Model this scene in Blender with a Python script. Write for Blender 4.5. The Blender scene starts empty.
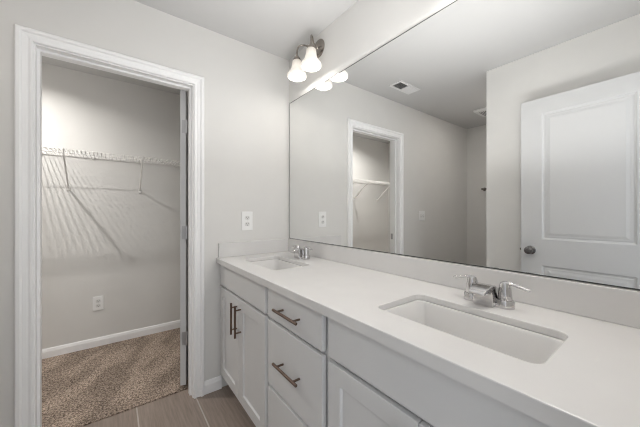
import bpy, bmesh, math, random
from mathutils import Vector, Matrix
random.seed(4)
SC = bpy.context.scene
COL = SC.collection

# ------------------------------------------------------------------ camera, world, exposure
cam_data = bpy.data.cameras.new('camera')
cam_data.sensor_width = 36.0
cam_data.lens = 273.135 / 640 * 36
cam_data.shift_y = -(213.5 - 212.385) / 640
cam_data.clip_start = 0.02
cam = bpy.data.objects.new('camera', cam_data)
COL.objects.link(cam)
cam.location = (-1.1334, -1.9167, 1.2096)
cam.rotation_euler = (math.pi / 2, 0, -0.6474)
SC.camera = cam

world = bpy.data.worlds.new('world')
SC.world = world
world.use_nodes = True
world.node_tree.nodes['Background'].inputs[0].default_value = (0.90, 0.95, 1.0, 1)
world.node_tree.nodes['Background'].inputs[1].default_value = 0.6

def area_light(name, loc, rot, sx, sy, power, col):
    l = bpy.data.lights.new(name, 'AREA'); l.shape = 'RECTANGLE'
    l.size = sx; l.size_y = sy; l.energy = power; l.color = col
    o = bpy.data.objects.new(name, l); COL.objects.link(o)
    o.location = loc; o.rotation_euler = rot
    return o
# added fill light beyond the open doorway, brightens the room from the camera side
area_light('doorway_fill', (-1.2, -3.6, 1.5), (math.radians(90), 0, 0), 2.6, 2.2, 22, (0.95, 0.975, 1.0))
# added upward fill over the counter front, lifts the room by ceiling bounce
bounce_fill = area_light('ceiling_bounce_fill', (-.54, -1.24, 1.25), (math.pi, 0, 0), 0.45, 0.95, 7.8, (1.0, 0.997, 0.99))
bounce_fill.data.spread = math.radians(150)

SHADE_EMIT = 0.38
BULB_POWER = 3.0
CLOSET_POWER = 9.2
SC.view_settings.view_transform = 'Standard'
SC.view_settings.look = 'None'
SC.view_settings.gamma = 1
SC.view_settings.exposure = 0.50
SC.view_settings.use_curve_mapping = False
SC.cycles.max_bounces = 12
SC.cycles.diffuse_bounces = 7
SC.cycles.glossy_bounces = 6
SC.cycles.blur_glossy = 0.5
SC.cycles.filter_width = 1.15

# ------------------------------------------------------------------ materials
def mat(name, col, rough=0.5, metal=0.0, bump=0.0, bscale=300.0, var=0.0, vscale=6.0, spec=0.5, emit=None):
    m = bpy.data.materials.new(name); m.use_nodes = True
    nt = m.node_tree; b = nt.nodes['Principled BSDF']
    b.inputs['Base Color'].default_value = (*col, 1)
    b.inputs['Roughness'].default_value = rough
    b.inputs['Metallic'].default_value = metal
    b.inputs['Specular IOR Level'].default_value = spec
    tc = nt.nodes.new('ShaderNodeTexCoord')
    if bump:
        n = nt.nodes.new('ShaderNodeTexNoise'); n.inputs['Scale'].default_value = bscale; n.inputs['Detail'].default_value = 3
        nt.links.new(tc.outputs['Object'], n.inputs['Vector'])
        bp = nt.nodes.new('ShaderNodeBump'); bp.inputs['Strength'].default_value = bump; bp.inputs['Distance'].default_value = 0.002
        nt.links.new(n.outputs['Fac'], bp.inputs['Height']); nt.links.new(bp.outputs['Normal'], b.inputs['Normal'])
    if var:
        n = nt.nodes.new('ShaderNodeTexNoise'); n.inputs['Scale'].default_value = vscale; n.inputs['Detail'].default_value = 5
        nt.links.new(tc.outputs['Object'], n.inputs['Vector'])
        r = nt.nodes.new('ShaderNodeMapRange'); r.inputs['From Min'].default_value = 0.3; r.inputs['From Max'].default_value = 0.7
        r.inputs['To Min'].default_value = 1 - var; r.inputs['To Max'].default_value = 1 + var
        nt.links.new(n.outputs['Fac'], r.inputs['Value'])
        mx = nt.nodes.new('ShaderNodeVectorMath'); mx.operation = 'SCALE'; mx.inputs[0].default_value = col
        nt.links.new(r.outputs[0], mx.inputs['Scale']); nt.links.new(mx.outputs[0], b.inputs['Base Color'])
    if emit:
        b.inputs['Emission Color'].default_value = (*emit[0], 1); b.inputs['Emission Strength'].default_value = emit[1]
    return m

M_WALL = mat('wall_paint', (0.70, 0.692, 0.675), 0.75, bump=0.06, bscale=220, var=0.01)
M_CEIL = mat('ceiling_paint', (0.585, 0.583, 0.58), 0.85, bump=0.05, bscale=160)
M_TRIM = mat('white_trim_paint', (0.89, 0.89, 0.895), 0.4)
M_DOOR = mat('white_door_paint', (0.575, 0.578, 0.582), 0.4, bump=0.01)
M_CAB = mat('grey_cabinet_paint', (0.66, 0.66, 0.662), 0.4, bump=0.01)
M_GAP = mat('dark_cabinet_inside', (0.10, 0.10, 0.10), 0.8)
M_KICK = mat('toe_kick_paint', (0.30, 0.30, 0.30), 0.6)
M_QUARTZ = mat('white_quartz', (0.69, 0.68, 0.672), 0.25, var=0.015, vscale=9)
M_PORC = mat('white_porcelain', (0.72, 0.71, 0.70), 0.12)
M_CHROME = mat('chrome', (0.62, 0.61, 0.61), 0.07, 1.0)
M_NICKEL = mat('satin_nickel', (0.34, 0.31, 0.28), 0.25, 1.0)
M_KNOB = mat('dark_nickel', (0.22, 0.21, 0.21), 0.18, 1.0)
M_BRONZE = mat('brushed_bronze', (0.17, 0.12, 0.095), 0.38, 0.9, bump=0.05, bscale=500)
M_HINGE = mat('hinge_steel', (0.45, 0.45, 0.46), 0.4, 0.9)
M_PLATE = mat('white_plastic', (0.85, 0.85, 0.845), 0.3)
M_SLOT = mat('dark_slot', (0.05, 0.05, 0.05), 0.6)
M_RECEP = mat('plastic_receptacle', (0.70, 0.70, 0.69), 0.35)
M_WIRE = mat('white_coated_wire', (0.78, 0.77, 0.75), 0.4)
M_VENT = mat('white_vent_metal', (0.74, 0.74, 0.74), 0.45)
M_DUCT = mat('dark_duct', (0.09, 0.09, 0.09), 0.8)
M_MIRROR = mat('mirror_silver', (0.88, 0.885, 0.88), 0.0, 1.0)
M_MEDGE = mat('mirror_edge', (0.06, 0.065, 0.06), 0.3)
M_CHAN = mat('mirror_channel', (0.75, 0.75, 0.75), 0.35, 0.3)
M_LENS = mat('lit_opal_lens', (1, 0.97, 0.92), 0.4, emit=((1.0, 0.96, 0.90), 45.0))
M_BULB = mat('lit_bulb', (1, 0.95, 0.85), 0.4, emit=((1.0, 0.93, 0.82), 8.0))

def shade_material():
    m = bpy.data.materials.new('frosted_glass_lit'); m.use_nodes = True
    nt = m.node_tree; b = nt.nodes['Principled BSDF']
    b.inputs['Base Color'].default_value = (0.62, 0.60, 0.57, 1); b.inputs['Roughness'].default_value = 0.35
    tc = nt.nodes.new('ShaderNodeTexCoord'); sx = nt.nodes.new('ShaderNodeSeparateXYZ')
    nt.links.new(tc.outputs['Generated'], sx.inputs[0])
    rp = nt.nodes.new('ShaderNodeValToRGB')           # the lit glass dims and warms toward its neck, away from the bulb
    rp.color_ramp.elements[0].position = 0.0; rp.color_ramp.elements[0].color = (1.0, 0.93, 0.84, 1)
    rp.color_ramp.elements[1].position = 1.0; rp.color_ramp.elements[1].color = (0.30, 0.23, 0.16, 1)
    e = rp.color_ramp.elements.new(0.6); e.color = (1.0, 0.92, 0.80, 1)
    nt.links.new(sx.outputs['Z'], rp.inputs[0])
    nt.links.new(rp.outputs[0], b.inputs['Emission Color'])
    b.inputs['Emission Strength'].default_value = SHADE_EMIT
    return m
M_SHADE = shade_material()

def tile_material():
    m = bpy.data.materials.new('wood_look_tile'); m.use_nodes = True
    nt = m.node_tree; N = nt.nodes; L = nt.links; b = N['Principled BSDF']
    tc = N.new('ShaderNodeTexCoord'); mp = N.new('ShaderNodeMapping')
    mp.inputs['Rotation'].default_value = (0, 0, math.radians(90)); mp.inputs['Location'].default_value = (0.35, 0.703, 0)
    L.new(tc.outputs['Object'], mp.inputs[0])
    br = N.new('ShaderNodeTexBrick'); L.new(mp.outputs[0], br.inputs['Vector'])
    br.offset = 0.15; br.inputs['Scale'].default_value = 1; br.inputs['Brick Width'].default_value = 1.22
    br.inputs['Row Height'].default_value = 0.316; br.inputs['Mortar Size'].default_value = 0.0035; br.inputs['Mortar Smooth'].default_value = 0.0
    br.inputs['Color1'].default_value = (0.29, 0.235, 0.20, 1); br.inputs['Color2'].default_value = (0.265, 0.212, 0.178, 1)
    br.inputs['Mortar'].default_value = (0.50, 0.46, 0.42, 1)
    mp2 = N.new('ShaderNodeMapping'); mp2.inputs['Scale'].default_value = (26, 1.6, 1); L.new(tc.outputs['Object'], mp2.inputs[0])
    ns = N.new('ShaderNodeTexNoise'); ns.inputs['Scale'].default_value = 3; ns.inputs['Detail'].default_value = 6; ns.inputs['Roughness'].default_value = 0.65
    L.new(mp2.outputs[0], ns.inputs['Vector'])
    r = N.new('ShaderNodeMapRange'); r.inputs['From Min'].default_value = 0.3; r.inputs['From Max'].default_value = 0.7
    r.inputs['To Min'].default_value = 0.78; r.inputs['To Max'].default_value = 1.22; L.new(ns.outputs['Fac'], r.inputs['Value'])
    mx = N.new('ShaderNodeVectorMath'); mx.operation = 'SCALE'; L.new(br.outputs['Color'], mx.inputs[0]); L.new(r.outputs[0], mx.inputs['Scale'])
    L.new(mx.outputs[0], b.inputs['Base Color']); b.inputs['Roughness'].default_value = 0.45
    bp = N.new('ShaderNodeBump'); bp.inputs['Strength'].default_value = 0.3; bp.inputs['Distance'].default_value = 0.002; bp.invert = True
    L.new(br.outputs['Fac'], bp.inputs['Height']); L.new(bp.outputs[0], b.inputs['Normal'])
    return m
M_TILE = tile_material()

def carpet_material():
    m = bpy.data.materials.new('brown_carpet'); m.use_nodes = True
    nt = m.node_tree; N = nt.nodes; L = nt.links; b = N['Principled BSDF']
    tc = N.new('ShaderNodeTexCoord')
    n1 = N.new('ShaderNodeTexNoise'); n1.inputs['Scale'].default_value = 105; n1.inputs['Detail'].default_value = 4; n1.inputs['Roughness'].default_value = 0.7
    L.new(tc.outputs['Object'], n1.inputs['Vector'])
    rp = N.new('ShaderNodeValToRGB'); e = rp.color_ramp.elements
    e[0].position = 0.40; e[0].color = (0.105, 0.077, 0.059, 1); e[1].position = 0.62; e[1].color = (0.56, 0.455, 0.375, 1)
    L.new(n1.outputs['Fac'], rp.inputs[0])
    m0 = N.new('ShaderNodeMapping'); m0.inputs['Rotation'].default_value = (0, 0, math.radians(-55))
    mp = N.new('ShaderNodeMapping'); mp.inputs['Scale'].default_value = (1.0, 3.0, 1)
    L.new(tc.outputs['Object'], m0.inputs[0]); L.new(m0.outputs[0], mp.inputs[0])
    n2 = N.new('ShaderNodeTexNoise'); n2.inputs['Scale'].default_value = 2.2; n2.inputs['Detail'].default_value = 1; L.new(mp.outputs[0], n2.inputs['Vector'])
    r = N.new('ShaderNodeMapRange'); r.inputs['From Min'].default_value = 0.42; r.inputs['From Max'].default_value = 0.58
    r.inputs['To Min'].default_value = 0.84; r.inputs['To Max'].default_value = 1.2; L.new(n2.outputs['Fac'], r.inputs['Value'])
    mx = N.new('ShaderNodeVectorMath'); mx.operation = 'SCALE'; L.new(rp.outputs[0], mx.inputs[0]); L.new(r.outputs[0], mx.inputs['Scale'])
    L.new(mx.outputs[0], b.inputs['Base Color']); b.inputs['Roughness'].default_value = 0.95; b.inputs['Specular IOR Level'].default_value = 0.1
    bp = N.new('ShaderNodeBump'); bp.inputs['Strength'].default_value = 0.8; bp.inputs['Distance'].default_value = 0.006
    L.new(n1.outputs['Fac'], bp.inputs['Height']); L.new(bp.outputs[0], b.inputs['Normal'])
    return m
M_CARPET = carpet_material()

# ------------------------------------------------------------------ mesh helpers
def box(bm, a, b):
    x0, x1 = sorted((a[0], b[0])); y0, y1 = sorted((a[1], b[1])); z0, z1 = sorted((a[2], b[2]))
    v = [bm.verts.new(p) for p in ((x0,y0,z0),(x1,y0,z0),(x1,y1,z0),(x0,y1,z0),(x0,y0,z1),(x1,y0,z1),(x1,y1,z1),(x0,y1,z1))]
    for f in ((0,3,2,1),(4,5,6,7),(0,1,5,4),(1,2,6,5),(2,3,7,6),(3,0,4,7)): bm.faces.new([v[i] for i in f])
    return v

def tube(bm, pts, r, n=10, caps=True):
    pts = [Vector(p) for p in pts]
    rs = r if isinstance(r, (list, tuple)) else [r] * len(pts)
    rings = []; up = None
    for i, p in enumerate(pts):
        t = (pts[min(i+1, len(pts)-1)] - pts[max(i-1, 0)]).normalized()
        if up is None: up = Vector((0,0,1)) if abs(t.z) < 0.9 else Vector((1,0,0))
        a = t.cross(up)
        if a.length < 1e-6: a = t.cross(Vector((0,1,0)))
        a.normalize(); b = a.cross(t).normalized(); up = b
        rr = rs[i] if isinstance(rs[i], (list, tuple)) else (rs[i], rs[i])
        rings.append([bm.verts.new(p + a*math.cos(2*math.pi*k/n)*rr[0] + b*math.sin(2*math.pi*k/n)*rr[1]) for k in range(n)])
    for i in range(len(rings)-1):
        for k in range(n): bm.faces.new((rings[i][k], rings[i][(k+1)%n], rings[i+1][(k+1)%n], rings[i+1][k]))
    if caps: bm.faces.new(rings[0][::-1]); bm.faces.new(rings[-1])

def lathe(bm, prof, origin=(0,0,0), axis='Z', n=28, rib=0.0, nr=12):
    """prof: (radius, height) pairs along the axis"""
    o = Vector(origin); rings = []
    for r, h in prof:
        ring = []
        for k in range(n):
            a = 2*math.pi*k/n; q = r * (1 + rib*math.cos(nr*a))
            c, s = math.cos(a)*q, math.sin(a)*q
            ring.append(bm.verts.new(o + Vector({'Z': (c, s, h), 'X': (h, c, s), 'Y': (s, h, c)}[axis])))
        rings.append(ring)
    for i in range(len(rings)-1):
        for k in range(n): bm.faces.new((rings[i][k], rings[i][(k+1)%n], rings[i+1][(k+1)%n], rings[i+1][k]))
    if prof[0][0] < 0.2 and rib == 0: bm.faces.new(rings[0][::-1]); bm.faces.new(rings[-1])

def obj(name, bm, material, parent=None, smooth=False, bevel=0.0, segs=2, recalc=True, loc=None):
    if recalc: bmesh.ops.recalc_face_normals(bm, faces=bm.faces)
    me = bpy.data.meshes.new(name); bm.to_mesh(me); bm.free()
    for m in (material if isinstance(material, (list, tuple)) else [material]): me.materials.append(m)
    o = bpy.data.objects.new(name, me); COL.objects.link(o)
    if smooth:
        for p in me.polygons: p.use_smooth = True
        try:
            md = None
            me.set_sharp_from_angle(angle=math.radians(38))
        except Exception: pass
    if bevel:
        md = o.modifiers.new('bevel', 'BEVEL'); md.width = bevel; md.segments = segs; md.limit_method = 'ANGLE'; md.angle_limit = math.radians(40)
        md.harden_normals = False
    if parent: o.parent = parent
    if loc: o.location = loc
    return o

def tag(o, label, cat, group=None, kind=None):
    o['label'] = label; o['category'] = cat
    if group: o['group'] = group
    if kind: o['kind'] = kind
    return o
def thing(name, label, cat, loc=(0,0,0), group=None, kind=None, rotz=0.0):
    o = bpy.data.objects.new(name, None); COL.objects.link(o); o.location = loc; o.rotation_euler = (0,0,rotz)
    o.empty_display_size = 0.1
    return tag(o, label, cat, group, kind)
def boxes(*bs):
    bm = bmesh.new()
    for a, b in bs: box(bm, a, b)
    return bm
def struct(name, bm, m, label, cat, **k):
    return tag(obj(name, bm, m, **k), label, cat, kind='structure')

def slab(W, H, T, panels=(), rings=(), both=False, edge=0.0):
    """door leaf: x 0..W, z 0..H, front face at y=0 looking to -y, thickness T; panels (x0,z0,x1,z1) get nested rings (inset, depth)"""
    bm = bmesh.new()
    xs = sorted({0, W, *[p[0] for p in panels], *[p[2] for p in panels]})
    zs = sorted({0, H, *[p[1] for p in panels], *[p[3] for p in panels]})
    for side in (0, 1):
        y = T*side; s = 1 - 2*side; deco = side == 0 or both
        q = lambda x, z, d: bm.verts.new((x, y + s*d, z))
        for i in range(len(xs)-1):
            for j in range(len(zs)-1):
                c = (xs[i], zs[j], xs[i+1], zs[j+1])
                if deco and any(all(abs(c[k]-p[k]) < 1e-6 for k in range(4)) for p in panels):
                    prev = None
                    for ins, d in [(0, 0)] + list(rings):
                        lp = [q(c[0]+ins, c[1]+ins, d), q(c[2]-ins, c[1]+ins, d), q(c[2]-ins, c[3]-ins, d), q(c[0]+ins, c[3]-ins, d)]
                        if prev:
                            for k in range(4): bm.faces.new((prev[k], prev[(k+1)%4], lp[(k+1)%4], lp[k]))
                        prev = lp
                    bm.faces.new(prev)
                else:
                    bm.faces.new((q(c[0],c[1],0), q(c[2],c[1],0), q(c[2],c[3],0), q(c[0],c[3],0)))
    bmesh.ops.remove_doubles(bm, verts=bm.verts, dist=1e-5)
    def vat(x, yy, z):
        for v in bm.verts:
            if abs(v.co.x-x) < 1e-5 and abs(v.co.y-yy) < 1e-5 and abs(v.co.z-z) < 1e-5: return v
    for x in (0, W):
        for j in range(len(zs)-1):
            bm.faces.new((vat(x,0,zs[j]), vat(x,0,zs[j+1]), vat(x,T,zs[j+1]), vat(x,T,zs[j])))
    for z in (0, H):
        for i in range(len(xs)-1):
            bm.faces.new((vat(xs[i],0,z), vat(xs[i+1],0,z), vat(xs[i+1],T,z), vat(xs[i],T,z)))
    return bm

def rrect(x0, y0, x1, y1, r, n=6):
    pts = []
    for cx, cy, a0 in ((x1-r, y1-r, 0), (x0+r, y1-r, 90), (x0+r, y0+r, 180), (x1-r, y0+r, 270)):
        for k in range(n+1):
            a = math.radians(a0 + 90*k/n); pts.append((cx+r*math.cos(a), cy+r*math.sin(a)))
    return pts

# ------------------------------------------------------------------ the room
H = 2.44
NEAR = -1.925           # room face of the wall with the entrance
XP, YP = -1.479, -0.89  # partition face and its free edge
XB = -3.05              # far end of the alcove
CB = 1.25               # closet back wall
JL, JR, JT = -1.440, -0.722, 2.035     # closet doorway between the jamb faces
WT = 0.115

struct('floor', boxes(((XB-.1, NEAR-.6, -0.05), (0.1, 0.122, 0.0))), M_TILE, 'brown wood-look tile floor with pale grout lines', 'floor')
struct('floor_closet', boxes(((-2.9, 0.122, -0.05), (-.2, CB+.1, 0.008))), M_CARPET, 'speckled brown carpet on the closet floor', 'carpet')
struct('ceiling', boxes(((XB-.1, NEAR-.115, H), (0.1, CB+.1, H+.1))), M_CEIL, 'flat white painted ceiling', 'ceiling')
struct('wall_far', boxes(((XB-.1, 0, 0), (JL-.018, WT, H)), ((JR+.018, 0, 0), (0.1, WT, H)), ((JL-.018, 0, JT+.018), (JR+.018, WT, H))),
       M_WALL, 'light grey wall with the closet doorway', 'wall')
struct('wall_mirror', boxes(((0, NEAR-.115, 0), (0.1, 0, H))), M_WALL, 'light grey wall behind the wide mirror', 'wall')
EL, ER = -1.435, -0.695     # entrance doorway behind the camera
struct('wall_near', boxes(((XP-.115, NEAR-WT, 0), (EL-.018, NEAR, H)), ((ER+.018, NEAR-WT, 0), (0, NEAR, H)), ((EL-.018, NEAR-WT, JT+.018), (ER+.018, NEAR, H))),
       M_WALL, 'light grey wall around the entrance behind the camera', 'wall')
struct('wall_partition', boxes(((XP-WT, NEAR, 0), (XP, YP, H))), M_WALL, 'light grey partition wall behind the open entrance door in the mirror', 'wall')
struct('wall_alcove', boxes(((XB, YP-WT, 0), (XP-WT, YP, H))), M_WALL, 'near side wall of the alcove behind the partition', 'wall')
struct('wall_back', boxes(((XB-.1, YP-WT, 0), (XB, 0, H))), M_WALL, 'grey end wall of the alcove with the towel bar', 'wall')
CLX, CRX = -2.80, -0.30
struct('wall_closet', boxes(((CLX-.1, CB, 0), (CRX+.1, CB+.1, H)), ((CLX-.1, WT, 0), (CLX, CB, H)), ((CRX, WT, 0), (CRX+.1, CB, H))),
       M_WALL, 'grey walls inside the closet behind the wire shelf', 'wall')

def casing(name, xl, xr, zt, y, sgn, label, parent=None):
    """sweeps a moulding profile around an opening; sgn -1 stands out toward -y"""
    prof = [(0,0),(0,.010),(.003,.013),(.012,.013),(.014,.007),(.018,.007),(.024,.0095),(.038,.011),(.041,.016),(.045,.019),(.057,.019),(.062,.013),(.062,0)]
    bm = bmesh.new(); rows = []
    for d, h in prof:
        rows.append([bm.verts.new(p) for p in ((xl-d, y+sgn*h, 0), (xl-d, y+sgn*h, zt+d), (xr+d, y+sgn*h, zt+d), (xr+d, y+sgn*h, 0))])
    for i in range(len(rows)):
        j = (i+1) % len(rows)
        for k in range(3): bm.faces.new((rows[i][k], rows[i][k+1], rows[j][k+1], rows[j][k]))
    bm.faces.new([r[0] for r in rows]); bm.faces.new([r[3] for r in rows])
    return tag(obj(name, bm, M_TRIM), label, 'door casing', kind='structure')
casing('trim_1', JL-.006, JR+.006, JT+.006, 0, -1, 'white moulded casing around the closet doorway')
casing('trim_2', JL-.006, JR+.006, JT+.006, WT, 1, 'white casing on the closet side of the closet doorway')
def jamb(name, xl, xr, zt, y0, y1, s0, s1, label):
    t = .018
    bm = boxes(((xl-t, y0, 0), (xl, y1, zt+t)), ((xr, y0, 0), (xr+t, y1, zt+t)), ((xl, y0, zt), (xr, y1, zt+t)),
               ((xl, s0, 0), (xl+.011, s1, zt)), ((xr-.011, s0, 0), (xr, s1, zt)), ((xl+.011, s0, zt-.011), (xr-.011, s1, zt)))
    return tag(obj(name, bm, M_TRIM), label, 'door jamb', kind='structure')
jb = jamb('trim_3', JL, JR, JT, 0, WT, .040, .076, 'white door jamb and stop inside the closet doorway')
obj('strike_plate', boxes(((JL, .082, .90), (JL+.0025, .110, .965))), M_HINGE, jb)['label'] = 'steel strike plate'
casing('trim_4', EL-.006, ER+.006, JT+.006, NEAR, 1, 'white casing around the entrance behind the camera')
jamb('trim_5', EL, ER, JT, NEAR-WT, NEAR, NEAR-.080, NEAR-.046, 'white jamb of the entrance doorway behind the camera')

def baseboard(name, segs, label):
    """segs: ((x0,y0),(x1,y1),(nx,ny)) wall lines with the side the board stands out to"""
    bm = bmesh.new()
    prof = [(0,0),(.013,0),(.013,.060),(.010,.068),(.008,.078),(.004,.084),(0,.085)]
    for (x0,y0),(x1,y1),(nx,ny) in segs:
        a = [bm.verts.new((x0+nx*d, y0+ny*d, z)) for d, z in prof]; b = [bm.verts.new((x1+nx*d, y1+ny*d, z)) for d, z in prof]
        for i in range(len(prof)):
            j = (i+1) % len(prof); bm.faces.new((a[i], a[j], b[j], b[i]))
        bm.faces.new(a); bm.faces.new(b[::-1])
    return tag(obj(name, bm, M_TRIM), label, 'baseboard', kind='structure')
baseboard('baseboard_far', [((XB, 0), (JL-.068, 0), (0,-1)), ((JR+.068, 0), (-.540, 0), (0,-1))], 'white baseboard along the wall with the closet doorway')
baseboard('baseboard_back', [((XB, YP), (XB, 0), (1,0))], 'white baseboard at the end of the alcove')
baseboard('baseboard_left', [((XP, NEAR), (XP, YP), (1,0))], 'white baseboard on the partition behind the entrance door')
baseboard('baseboard_closet', [((CLX, CB), (CRX, CB), (0,-1)), ((CLX, WT), (CLX, CB), (1,0)), ((CRX, WT), (CRX, CB), (-1,0))], 'white baseboard along the closet walls above the carpet')

# ------------------------------------------------------------------ doors
DR = [(.006,.006),(.014,.009),(.020,.007),(.030,.007),(.046,.003)]
def panels_for(W): return [(.128, .16, W-.128, .80), (.128, .99, W-.128, 1.905)]
def hinge(bm, x, y, z, h=.089):
    tube(bm, [(x, y, z-h/2), (x, y, z+h/2)], .0065, 10)
    tube(bm, [(x, y, z+h/2), (x, y, z+h/2+.004)], .004, 8)
def knob_bm(sgn, T, x, z):
    """round knob on rosette; sgn -1 stands out from the front face (y=0), +1 from the back face (y=T)"""
    y0 = 0 if sgn < 0 else T
    bm = bmesh.new()
    lathe(bm, [(.031, 0), (.032, sgn*.004), (.026, sgn*.009), (.013, sgn*.012), (.012, sgn*.026), (.018, sgn*.032), (.0275, sgn*.042), (.0285, sgn*.050), (.025, sgn*.058), (.014, sgn*.063), (.002, sgn*.064)], (x, y0, z), 'Y')
    return bm
def make_door(name, W, label, z0=.012, Hd=2.018, kz=.93):
    t = thing(name, label, 'door', kind='structure')
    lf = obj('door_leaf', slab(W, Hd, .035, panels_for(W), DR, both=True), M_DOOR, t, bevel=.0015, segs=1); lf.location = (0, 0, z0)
    for s in (-1, 1): obj('door_knob', knob_bm(s, .035, W-.062, kz), M_KNOB, t, smooth=True)['label'] = 'dark nickel round knob'
    obj('latch_plate', boxes(((W-.0005, .006, kz-.028), (W+.0015, .029, kz+.028)), ((W, .012, kz-.008), (W+.010, .022, kz+.008))), M_NICKEL, t)
    return t
# closet door: hinged on the right jamb, swung into the closet (local x runs from hinge edge to free edge)
d1 = make_door('door_1', .711, 'white panel door swung open into the closet, seen edge on at right jamb')
PH = math.radians(90 - 21)
d1.location = (-.738, .130, .016); d1.rotation_euler = (0, 0, PH)
for z in (.352, 1.075, 1.800):
    bm = bmesh.new()
    hinge(bm, -.004, -.006, z-.02)
    box(bm, (-.0025, -.002, z-.02-.0445), (0.0, .024, z-.02+.0445))
    for dz in (-.03, 0, .03): lathe(bm, [(.004, -.0025), (.004, -.0035)], (0, .015 + (.006 if dz == 0 else -.003), z-.02+dz), 'X', 8)
    obj('hinge', bm, M_HINGE, d1, smooth=True)['label'] = 'steel butt hinge'
# entrance door: hinged by the near wall, standing open along the partition
d2 = make_door('door_2', .711, 'white two panel entrance door standing open against the partition, seen in the mirror', kz=.918)
d2.location = (-1.350, -1.888, .012)
# local front (-y) must look toward the mirror (+x): rotate +90 degrees, local x then runs along +y
d2.rotation_euler = (0, 0, math.radians(90 + 1.2))
for z in (.25, 1.05, 1.83):
    bm = bmesh.new(); hinge(bm, -.006, .037, z); box(bm, (-.0025, .004, z-.0445), (0, .036, z+.0445))
    obj('hinge', bm, M_HINGE, d2, smooth=True)

# ------------------------------------------------------------------ vanity cabinets
XF = -.555; FT = .019            # front faces, front thickness
XFR = XF + FT + .0045                    # face frame front
VZ0, VZT = .105, .866            # cabinet box bottom / top
def pull_bm(L, vertical):
    bm = bmesh.new()
    p = (lambda s, x: (x, 0, s)) if vertical else (lambda s, x: (x, s, 0))
    h = L/2
    tube(bm, [p(-h, -.034), p(-h+.001, -.034), p(h-.001, -.034), p(h, -.034)], [.005, .006, .006, .005], 12)
    for s in (-.064, .064): tube(bm, [p(s, 0), p(s, -.034)], .0045, 10)
    return bm
def front(parent, name, y0, y1, z0, z1, shaker=False):
    W, Hh = abs(y1-y0), z1-z0
    if shaker: bm = slab(W, Hh, FT, [(.058, .058, W-.058, Hh-.058)], [(.0015,.001),(.006,.009)])
    else: bm = slab(W, Hh, FT)
    o = obj(name, bm, M_CAB, parent, bevel=.0015)
    return o
def place_front(o, base, y0, z0):  # local x -> -y world, front (-y local) -> -x world
    o.rotation_euler = (0, 0, math.radians(-90)); o.location = Vector((XF, y0, z0)) - base
def pull(parent, L, vertical, lx, lz):
    bm = pull_bm(L, vertical)
    # pull is modelled standing out to -x; inside the front's own axes that is -y
    bmesh.ops.rotate(bm, verts=bm.verts, cent=(0,0,0), matrix=Matrix.Rotation(math.radians(90), 3, 'Z'))
    o = obj('bar_pull', bm, M_BRONZE, parent, smooth=True); o.location = (lx, 0, lz)
    o['label'] = 'dark brushed bronze bar pull'
    return o
def cabinet(name, ya, yb, label, rails, stiles_w, kick=True):
    """ya > yb; open-topped box of panels with a face frame"""
    base = Vector((0, (ya+yb)/2, 0))
    t = thing(name, label, 'cabinet', base)
    L = lambda x, y, z: (x, y-base.y, z)
    bm = boxes((L(XFR+.02, ya, VZ0), L(-.006, ya-.016, VZT)), (L(XFR+.02, yb+.016, VZ0), L(-.006, yb, VZT)),
               (L(XFR+.02, ya-.016, VZ0), L(-.006, yb+.016, VZ0+.016)), (L(-.014, ya-.016, VZ0+.016), L(-.006, yb+.016, VZT)))
    obj('carcass', bm, M_GAP, t)
    bs = [(L(XFR, ya, VZ0), L(XFR+.02, ya-stiles_w[0], VZT)), (L(XFR, yb+stiles_w[1], VZ0), L(XFR+.02, yb, VZT))]
    for z0, z1 in rails: bs.append((L(XFR, ya-stiles_w[0], z0), L(XFR+.02, yb+stiles_w[1], z1)))
    obj('face_frame', boxes(*bs), M_CAB, t, bevel=.001, segs=1)
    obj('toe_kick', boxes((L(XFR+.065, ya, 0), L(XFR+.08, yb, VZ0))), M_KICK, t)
    return t, base
Z_DB, Z_DT, Z_FB, Z_FT = .118, .708, .724, .860
def sink_cabinet(ya, yb, fa, fb, name, label, door_label):
    t, base = cabinet(name, ya, yb, label, [(VZ0, VZ0+.035), (.695, .735), (.835, VZT)], (abs(ya-fa)+.02, abs(yb-fb)+.02))
    o = front(t, 'false_front', fa, fb, Z_FB, Z_FT); place_front(o, base, fa, Z_FB)
    mid = (fa+fb)/2
    for k, (a, b) in enumerate(((fa, mid+.0015), (mid-.0015, fb))):
        o = front(t, 'cabinet_door', a, b, Z_DB, Z_DT, True); place_front(o, base, a, Z_DB)
        W = a-b
        pull(o, .182, True, (W-.030) if k == 0 else .030, .592-Z_DB)
    return t
sink_cabinet(-.004, -.729, -.030, -.715, 'sink_cabinet', 'grey double door sink cabinet in corner beside closet doorway', '')
sink_cabinet(-1.181, -1.917, -1.197, -1.882, 'sink_cabinet', 'grey double door sink cabinet nearest the camera, right of the drawers', '')
t, base = cabinet('drawer_cabinet', -.729, -1.181, 'grey three drawer cabinet between the two sink cabinets', [(VZ0, VZ0+.025), (.395, .42), (.70, .73), (.84, VZT)], (.035, .035))
for z0, z1 in ((Z_FB, Z_FT), (.413, .708), (.118, .397)):
    o = front(t, 'drawer', -.746, -1.164, z0, z1); place_front(o, base, -.746, z0)
    pull(o, .188, False, .209, (z1-z0)/2)

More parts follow.
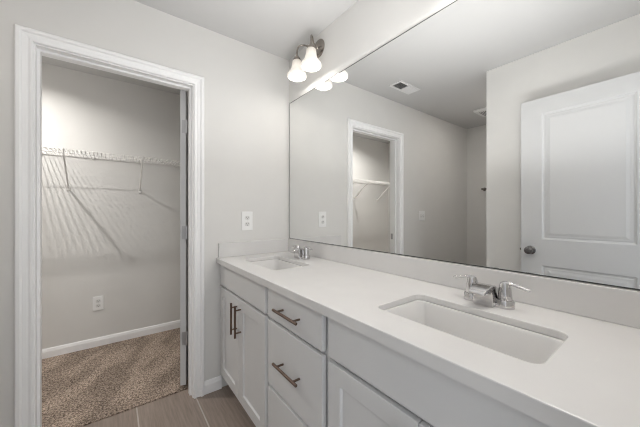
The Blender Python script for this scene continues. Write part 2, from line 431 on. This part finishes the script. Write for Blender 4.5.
# ------------------------------------------------------------------ countertop, sinks
CT, CBZ = .900, .880
HOLES = [(-.449, -.606, -.203, -.176), (-.449, -1.746, -.203, -1.311)]
bm = bmesh.new()
outer = [(-.574, -1.922), (-.001, -1.922), (-.001, -.002), (-.574, -.002)]
loops2d = [outer] + [rrect(*h, .030) for h in HOLES]
levels = []
for z in (CT, CBZ):
    es = []; lv = []
    for lp in loops2d:
        vs = [bm.verts.new((x, y, z)) for x, y in lp]; lv.append(vs)
        es += [bm.edges.new((vs[i], vs[(i+1) % len(vs)])) for i in range(len(vs))]
    bmesh.ops.triangle_fill(bm, edges=es, use_beauty=True); levels.append(lv)
for a, b in zip(*levels):
    for i in range(len(a)):
        j = (i+1) % len(a); bm.faces.new((a[i], a[j], b[j], b[i]))
ctop = thing('countertop', 'long white quartz vanity countertop with two sink cutouts', 'countertop', (-.287, -.962, CBZ))
bm.edges.ensure_lookup_table()
bw = bm.edges.layers.float.new('bevel_weight_edge')
for ed in bm.edges:
    if all(abs(v.co.z-CT) < 1e-6 for v in ed.verts) and len(ed.link_faces) == 2 and ed.calc_face_angle() > 1.0: ed[bw] = 1.0
o = obj('slab', bm, M_QUARTZ, ctop); o.location = -ctop.location
md = o.modifiers.new('bevel', 'BEVEL'); md.width = .003; md.segments = 2; md.limit_method = 'WEIGHT'
o = obj('front_edge', boxes(((-.574, -1.922, .866), (-.540, -.002, CBZ))), M_QUARTZ, ctop); o.location = -ctop.location
o = obj('backsplash', boxes(((-.020, -1.922, CT+.0003), (-.0005, -.0005, .998))), M_QUARTZ, bevel=.002)
tag(o, 'long low white quartz backsplash under the mirror', 'backsplash')
o = obj('backsplash', boxes(((-.560, -.020, CT+.0003), (-.0205, -.0005, .998))), M_QUARTZ, bevel=.002)
tag(o, 'short white quartz side splash on the wall beside the corner sink', 'backsplash')

def make_sink(h, label):
    x0, y0, x1, y1 = h; cx, cy = (x0+x1)/2, (y0+y1)/2
    t = thing('sink', label, 'sink', (cx, cy, .73), group=None)
    bm = bmesh.new(); rings = []
    for ins, z, r in ((-.020, .8727, .045), (.0035, .8727, .034), (.006, .867, .034), (.010, .80, .036), (.016, .762, .042), (.032, .746, .05), (.07, .738, .045)):
        rings.append([bm.verts.new((x-cx, y-cy, z-.73)) for x, y in rrect(x0+ins, y0+ins, x1-ins, y1-ins, r)])
    n = len(rings[0])
    for i in range(len(rings)-1):
        for k in range(n): bm.faces.new((rings[i][k], rings[i+1][k], rings[i+1][(k+1)%n], rings[i][(k+1)%n]))
    bm.faces.new(rings[-1][::-1])
    b = obj('basin', bm, M_PORC, t, smooth=True, recalc=False)
    md = b.modifiers.new('shell', 'SOLIDIFY'); md.thickness = .007; md.offset = -1
    bm = bmesh.new(); lathe(bm, [(.004, .004), (.016, .0075), (.022, .009), (.0235, .0075)], (0, 0, 0), 'Z', 24)
    obj('drain', bm, M_CHROME, t, smooth=True)['label'] = 'chrome drain'
make_sink(HOLES[0], 'white rectangular undermount sink in the corner near the closet doorway')
make_sink(HOLES[1], 'white rectangular undermount sink nearest the camera')

# ------------------------------------------------------------------ faucets
def make_faucet(y, label):
    t = thing('faucet', label, 'faucet', (-.115, y, CT+.0004))
    bm = bmesh.new()
    lo = rrect(-.026, -.078, .026, .078, .0255, 8); hi = rrect(-.022, -.074, .022, .074, .0215, 8)
    r = [[bm.verts.new((px, py, z)) for px, py in l] for l, z in ((lo, 0), (lo, .008), (hi, .013))]
    for i in range(2):
        for k in range(len(lo)): bm.faces.new((r[i][k], r[i][(k+1)%len(lo)], r[i+1][(k+1)%len(lo)], r[i+1][k]))
    bm.faces.new(r[0][::-1]); bm.faces.new(r[2])
    obj('base_plate', bm, M_CHROME, t, smooth=True)
    # spout: broad hooded body, wide at its foot, its lip reaching over the basin
    side = [(.022,.012,.030),(.020,.040,.029),(.012,.056,.028),(-.010,.067,.028),(-.040,.068,.028),(-.068,.063,.027),(-.088,.055,.025),(-.093,.048,.024),
            (-.088,.045,.024),(-.062,.050,.026),(-.045,.047,.028),(-.042,.040,.029),(-.0425,.001,.032),(-.024,.001,.032),(.010,.012,.031)]
    bm = bmesh.new()
    vs = [[bm.verts.new((x, sg*w, z)) for x, z, w in side] for sg in (-1, 1)]
    for k in range(len(side)):
        j = (k+1) % len(side); bm.faces.new((vs[0][k], vs[0][j], vs[1][j], vs[1][k]))
    bm.faces.new(vs[0]); bm.faces.new(vs[1])
    obj('spout', bm, M_CHROME, t, smooth=True, bevel=.005, segs=3)
    for s in (-1, 1):
        bm = bmesh.new()
        lathe(bm, [(.0262, .006), (.0262, .022), (.0240, .0255), (.0205, .0260), (.0200, .036), (.0180, .058), (.0165, .070), (.0130, .080), (.004, .085)], (0, s*.051, 0), 'Z', 24)
        h = obj('handle', bm, M_CHROME, t, smooth=True)
        bm = bmesh.new()
        P = [(.0, s*.042, .073), (.0, s*.054, .080), (.001, s*.070, .079), (.002, s*.092, .0735), (.003, s*.112, .069), (.0035, s*.119, .068)]
        tube(bm, P, [(.0095,.0065),(.009,.006),(.0075,.0055),(.0072,.0050),(.0078,.0050),(.004,.003)], 12)
        obj('lever', bm, M_CHROME, h, smooth=True)
make_faucet(-.365, 'chrome two lever faucet behind the sink in the corner')
make_faucet(-1.519, 'chrome two lever faucet behind the sink nearest the camera')

# ------------------------------------------------------------------ mirror
MY0, MY1, MZ0, MZ1 = -.0235, -1.900, 1.0035, 2.0807
mir = thing('mirror', 'wide frameless mirror above the double vanity', 'mirror', (0, (MY0+MY1)/2, MZ0))
o = obj('glass', boxes(((-.006, MY1, MZ0), (-.0005, MY0, MZ1))), M_MIRROR, mir); o.location = -mir.location
e = .0035
o = obj('polished_edge', boxes(((-.0068, MY1, MZ0-.0030), (-.0005, MY0, MZ0)), ((-.0064, MY1, MZ1), (-.0005, MY0, MZ1+e)),
        ((-.0064, MY0, MZ0-.0015), (-.0005, MY0+e, MZ1+e)), ((-.0064, MY1-e, MZ0-.0015), (-.0005, MY1, MZ1+e))), M_MEDGE, mir); o.location = -mir.location
o['label'] = 'thin dark mirror edge'

# ------------------------------------------------------------------ wall lamps
def make_sconce(y, label, power):
    Z = 2.345
    t = thing('wall_lamp', label, 'wall lamp', (0, y, Z), group=None)
    bm = bmesh.new(); lathe(bm, [(.060, -.0005), (.060, -.006), (.052, -.014), (.036, -.019), (.020, -.024), (.016, -.034), (.008, -.040), (.003, -.041)], (0,-.010,-.006), 'X', 32)
    obj('backplate', bm, M_NICKEL, t, smooth=True)
    for s in (-1, 1):
        ys = s*.0845; xs = -.122
        P = [(-.020, s*.004-.010, -.008), (-.042, s*.014-.006, -.008), (-.066, s*.030, .006), (-.090, s*.053, .016), (-.112, s*.074, .010), (-.121, s*.083, -.016), (xs, ys, -.062)]
        # smooth the arm with a Catmull-Rom pass
        V = [Vector(p) for p in P]; Q = []
        for i in range(len(V)-1):
            p0, p1, p2, p3 = V[max(i-1,0)], V[i], V[i+1], V[min(i+2,len(V)-1)]
            for k in range(5):
                u = k/5; Q.append(0.5*((2*p1)+(p2-p0)*u+(2*p0-5*p1+4*p2-p3)*u*u+(3*p1-p0-3*p2+p3)*u**3))
        Q.append(V[-1])
        bm = bmesh.new(); tube(bm, Q, .0055, 10)
        a = obj('arm', bm, M_NICKEL, t, smooth=True)
        bm = bmesh.new(); lathe(bm, [(.0065, -.052), (.010, -.058), (.020, -.068), (.0265, -.080), (.0265, -.094)], (xs, ys, 0), 'Z', 24)
        obj('socket_cap', bm, M_NICKEL, a, smooth=True)
        # bell shade, open below, softly fluted
        prof = [(.0250, 0), (.0285, -.006), (.0300, -.016), (.0315, -.034), (.0345, -.050), (.0410, -.066), (.0510, -.080), (.0600, -.091), (.0640, -.100), (.0630, -.108), (.0590, -.113)]
        bm = bmesh.new(); lathe(bm, prof, (0, 0, 0), 'Z', 72, rib=.016, nr=12)
        sh = obj('glass_shade', bm, M_SHADE, t, smooth=True); sh.location = (xs, ys, -.090)
        sh['label'] = 'lit frosted glass bell shade'
        md = sh.modifiers.new('shell', 'SOLIDIFY'); md.thickness = .003; md.offset = 1
        bm = bmesh.new(); lathe(bm, [(.010, -.002), (.012, -.020), (.018, -.038), (.0215, -.056), (.019, -.072), (.011, -.082), (.002, -.085)], (0,0,0), 'Z', 20)
        b = obj('bulb', bm, M_BULB, sh, smooth=True)
        l = bpy.data.lights.new('lamp_light', 'POINT'); l.energy = power; l.color = (1.0, .97, .93); l.shadow_soft_size = .015
        lo = bpy.data.objects.new('lamp_light', l); COL.objects.link(lo); lo.parent = t; lo.location = (xs, ys, -.195)
make_sconce(-.400, 'two light brushed nickel wall lamp with glass bell shades above the corner sink', BULB_POWER*.12)
make_sconce(-1.640, 'two light wall lamp above the sink nearest the camera, outside the photo', BULB_POWER*1.6)

# closet ceiling lamp: a small disc downlight (outside the frame; casts the shelf shadows)
t = thing('ceiling_lamp', 'small disc lamp on the closet ceiling, outside the photo', 'ceiling lamp', (-1.776, .71, H))
bm = bmesh.new(); lathe(bm, [(.075, -.0005), (.075, -.012), (.062, -.026), (.040, -.030)], (0,0,0), 'Z', 32); obj('lamp_base', bm, M_VENT, t, smooth=True)
bm = bmesh.new(); lathe(bm, [(.038, -.0295), (.038, -.034), (.034, -.037)], (0,0,0), 'Z', 24); obj('lens', bm, M_LENS, t, smooth=True)
l = bpy.data.lights.new('closet_light', 'AREA'); l.shape = 'DISK'; l.size = .026; l.spread = math.radians(151); l.energy = CLOSET_POWER; l.color = (1.0, .97, .93)
lo = bpy.data.objects.new('closet_light', l); COL.objects.link(lo); lo.parent = t; lo.location = (0, 0, -.045)

# ------------------------------------------------------------------ closet wire shelf
SZ, SD = 1.700, .305
ws = thing('wire_shelf', 'white wire shelf across the closet back wall', 'shelf', ((CLX+CRX)/2, CB, SZ))
wx0, wx1 = CLX+.006, CRX-.006
L = lambda x, y, z: (x-ws.location.x, y-CB, z-SZ)
bm = bmesh.new()
for y, z, r in ((CB-.008, SZ-.004, .0028), (CB-SD*.5, SZ-.004, .0020), (CB-SD, SZ-.004, .0028), (CB-SD-.003, SZ-.030, .0028)):
    tube(bm, [L(wx0, y, z), L(wx1, y, z)], r, 8)
obj('support_rods', bm, M_WIRE, ws, smooth=True)
bm = bmesh.new(); n = int((wx1-wx0)/.0254)
for i in range(n+1):
    x = wx0 + .004 + i*.0254
    tube(bm, [L(x, CB-.004, SZ), L(x, CB-SD+.004, SZ), L(x, CB-SD-.003, SZ-.004), L(x, CB-SD-.004, SZ-.032)], .0022, 6)
obj('wire_deck', bm, M_WIRE, ws, smooth=True)
for x in (-.93, -1.441, -1.945, -2.50):
    bm = bmesh.new()
    tube(bm, [L(x, CB-SD-.004, SZ+.004), L(x, CB-SD+.002, SZ-.036), L(x, CB-SD+.020, SZ-.050), L(x, CB-.020, 1.428), L(x, CB-.004, 1.420)], [(.0085,.0060)]*5, 8)
    br = obj('brace', bm, M_WIRE, ws, smooth=True)
    obj('brace_foot', boxes((L(x-.011, CB-.008, 1.396), L(x+.011, CB-.0005, 1.434))), M_WIRE, br, bevel=.002)
for i in range(7):
    x = -2.6+i*.33
    obj('wall_clip', boxes((L(x-.008, CB-.014, SZ-.016), L(x+.008, CB-.0005, SZ+.006))), M_WIRE, ws)

# ------------------------------------------------------------------ outlets and switch
def outlet(x, y, z, w, h, label):
    t = thing('wall_outlet', label, 'wall outlet', (x, y, z))
    bm = boxes(((-w/2, -.006, -h/2), (w/2, -.0002, h/2))); obj('cover_plate', bm, M_PLATE, t, bevel=.003)
    bm = bmesh.new(); lathe(bm, [(.003, -.006), (.003, -.0075)], (0,0,0), 'Y', 10); obj('screw', bm, M_RECEP, t)
    for s in (-1, 1):
        bm = bmesh.new(); lp = rrect(-.017, -.0145, .017, .0145, .010)
        a = [bm.verts.new((px, -.0055, pz+s*.0195*h/.115)) for px, pz in lp]; b = [bm.verts.new((px, -.0078, pz+s*.0195*h/.115)) for px, pz in lp]
        for k in range(len(lp)): bm.faces.new((a[k], a[(k+1)%len(lp)], b[(k+1)%len(lp)], b[k]))
        bm.faces.new(b); rc = obj('receptacle', bm, M_RECEP, t)
        zc = s*.0195*h/.115
        bm = boxes(((-.0080, -.0082, zc-.001), (-.0055, -.0075, zc+.008)), ((.0055, -.0082, zc), (.0080, -.0075, zc+.007)))
        lathe(bm, [(.003, -.0075), (.003, -.0082)], (0, 0, zc-.007), 'Y', 10)
        obj('slots', bm, M_SLOT, rc)['label'] = 'dark slots'
outlet(-.354, 0, 1.147, .083, .136, 'white duplex outlet on the wall above the corner sink')
outlet(-1.243, CB, .392, .076, .125, 'white duplex outlet low on the closet back wall')
t = thing('light_switch', 'white double light switch beside the closet doorway, seen in the mirror', 'light switch', (-1.888, 0, 1.168))
obj('cover_plate', boxes(((-.060, -.006, -.061), (.060, -.0002, .061))), M_PLATE, t, bevel=.003)
for s in (-1, 1):
    bm = boxes(((s*.023-.011, -.0068, -.022), (s*.023+.011, -.0058, .022))); f = obj('switch_frame', bm, M_RECEP, t)
    bm = bmesh.new(); v = box(bm, (s*.023-.005, -.016, .000), (s*.023+.005, -.006, .012)); obj('toggle', bm, M_PLATE, f, bevel=.001)

# ------------------------------------------------------------------ ceiling register, exhaust fan, towel bar
vx0, vx1, vy0, vy1 = -1.325, -1.010, -.345, -.205
t = thing('ceiling_vent', 'white ceiling air vent near the closet doorway, seen in the mirror', 'vent', ((vx0+vx1)/2, (vy0+vy1)/2, H))
w, d = (vx1-vx0)/2, (vy1-vy0)/2; fw = .024
bm = boxes(((-w,-d,-.006),(-w+fw,d,-.0003)), ((w-fw,-d,-.006),(w,d,-.0003)), ((-w+fw,-d,-.006),(w-fw,-d+fw,-.0003)), ((-w+fw,d-fw,-.006),(w-fw,d,-.0003)), ((-.004,-d+fw,-.006),(.004,d-fw,-.0003)))
obj('vent_frame', bm, M_VENT, t, bevel=.0015)
obj('duct_opening', boxes(((-w+fw,-d+fw,-.0012),(w-fw,d-fw,-.0004))), M_DUCT, t)['label'] = 'dark duct opening'
for half in (-1, 1):
    for i in range(9):
        xc = half*(.012 + (i+.5)*(w-fw-.014)/9)
        bm = bmesh.new(); dx = .0062*half
        v = [bm.verts.new(p) for p in ((xc-dx,-d+fw,-.0015),(xc-dx,d-fw,-.0015),(xc+dx,d-fw,-.0105),(xc+dx,-d+fw,-.0105),
                                       (xc-dx+.001,-d+fw,-.0013),(xc-dx+.001,d-fw,-.0013),(xc+dx+.001,d-fw,-.0103),(xc+dx+.001,-d+fw,-.0103))]
        for f in ((0,1,2,3),(7,6,5,4),(0,4,5,1),(1,5,6,2),(2,6,7,3),(3,7,4,0)): bm.faces.new([v[k] for k in f])
        obj('louver', bm, M_VENT, t)

t = thing('exhaust_fan', 'white square exhaust fan grille on the alcove ceiling, seen in the mirror', 'exhaust fan', (-2.49, -.53, H))
bm = bmesh.new()
rr = [[bm.verts.new((px, py, z)) for px, py in rrect(-q, -q, q, q, .02)] for q, z in ((.14, -.0003), (.14, -.012), (.12, -.026))]
for i in range(2):
    for k in range(len(rr[0])): bm.faces.new((rr[i][k], rr[i][(k+1)%len(rr[0])], rr[i+1][(k+1)%len(rr[0])], rr[i+1][k]))
bm.faces.new(rr[0]); bm.faces.new(rr[2]); obj('grille_cover', bm, M_VENT, t)
bm = bmesh.new()
for i in range(9): box(bm, (-.09, -.082+i*.02, -.0268), (.09, -.074+i*.02, -.0258))
obj('grille_slots', bm, M_DUCT, t)

t = thing('alcove_fill_lamp', 'added fill lamp on the alcove ceiling behind the partition, out of view', 'ceiling lamp', (-2.15, -.74, H))  # unseen lamp, added to brighten the alcove in the mirror
bm = bmesh.new(); lathe(bm, [(.075, -.0005), (.075, -.008), (.060, -.014)], (0,0,0), 'Z', 32); obj('fill_lamp_rim', bm, M_VENT, t, smooth=True)
l = bpy.data.lights.new('alcove_fill', 'AREA'); l.shape = 'DISK'; l.size = .10; l.energy = 2.8; l.color = (1.0, .95, .90)
lo = bpy.data.objects.new('alcove_fill', l); COL.objects.link(lo); lo.parent = t; lo.location = (0, 0, -.020)

t = thing('towel_bar', 'metal towel bar on the end wall of the alcove, seen in the mirror', 'towel bar', (XB, -.48, 1.535))
for s in (-1, 1):
    bm = bmesh.new(); lathe(bm, [(.024, .0003), (.024, .006), (.017, .012), (.010, .020), (.010, .055), (.014, .060), (.014, .076), (.006, .080)], (0, s*.235, 0), 'X', 20)
    obj('bar_post', bm, M_NICKEL, t, smooth=True)
bm = bmesh.new(); tube(bm, [(.067, -.235, 0), (.067, .235, 0)], .008, 12); obj('bar', bm, M_NICKEL, t, smooth=True)

# repeats carry a shared group
GROUPS = {'sink_cabinet': 'sink cabinets of the vanity', 'sink': 'undermount sinks in the countertop', 'faucet': 'two lever faucets behind the sinks',
          'wall_lamp': 'wall lamps above the mirror', 'wall_outlet': 'white duplex wall outlets', 'backsplash': 'quartz splashes around the countertop'}
for o in bpy.data.objects:
    if o.parent is None and o.name.split('.')[0] in GROUPS: o['group'] = GROUPS[o.name.split('.')[0]]
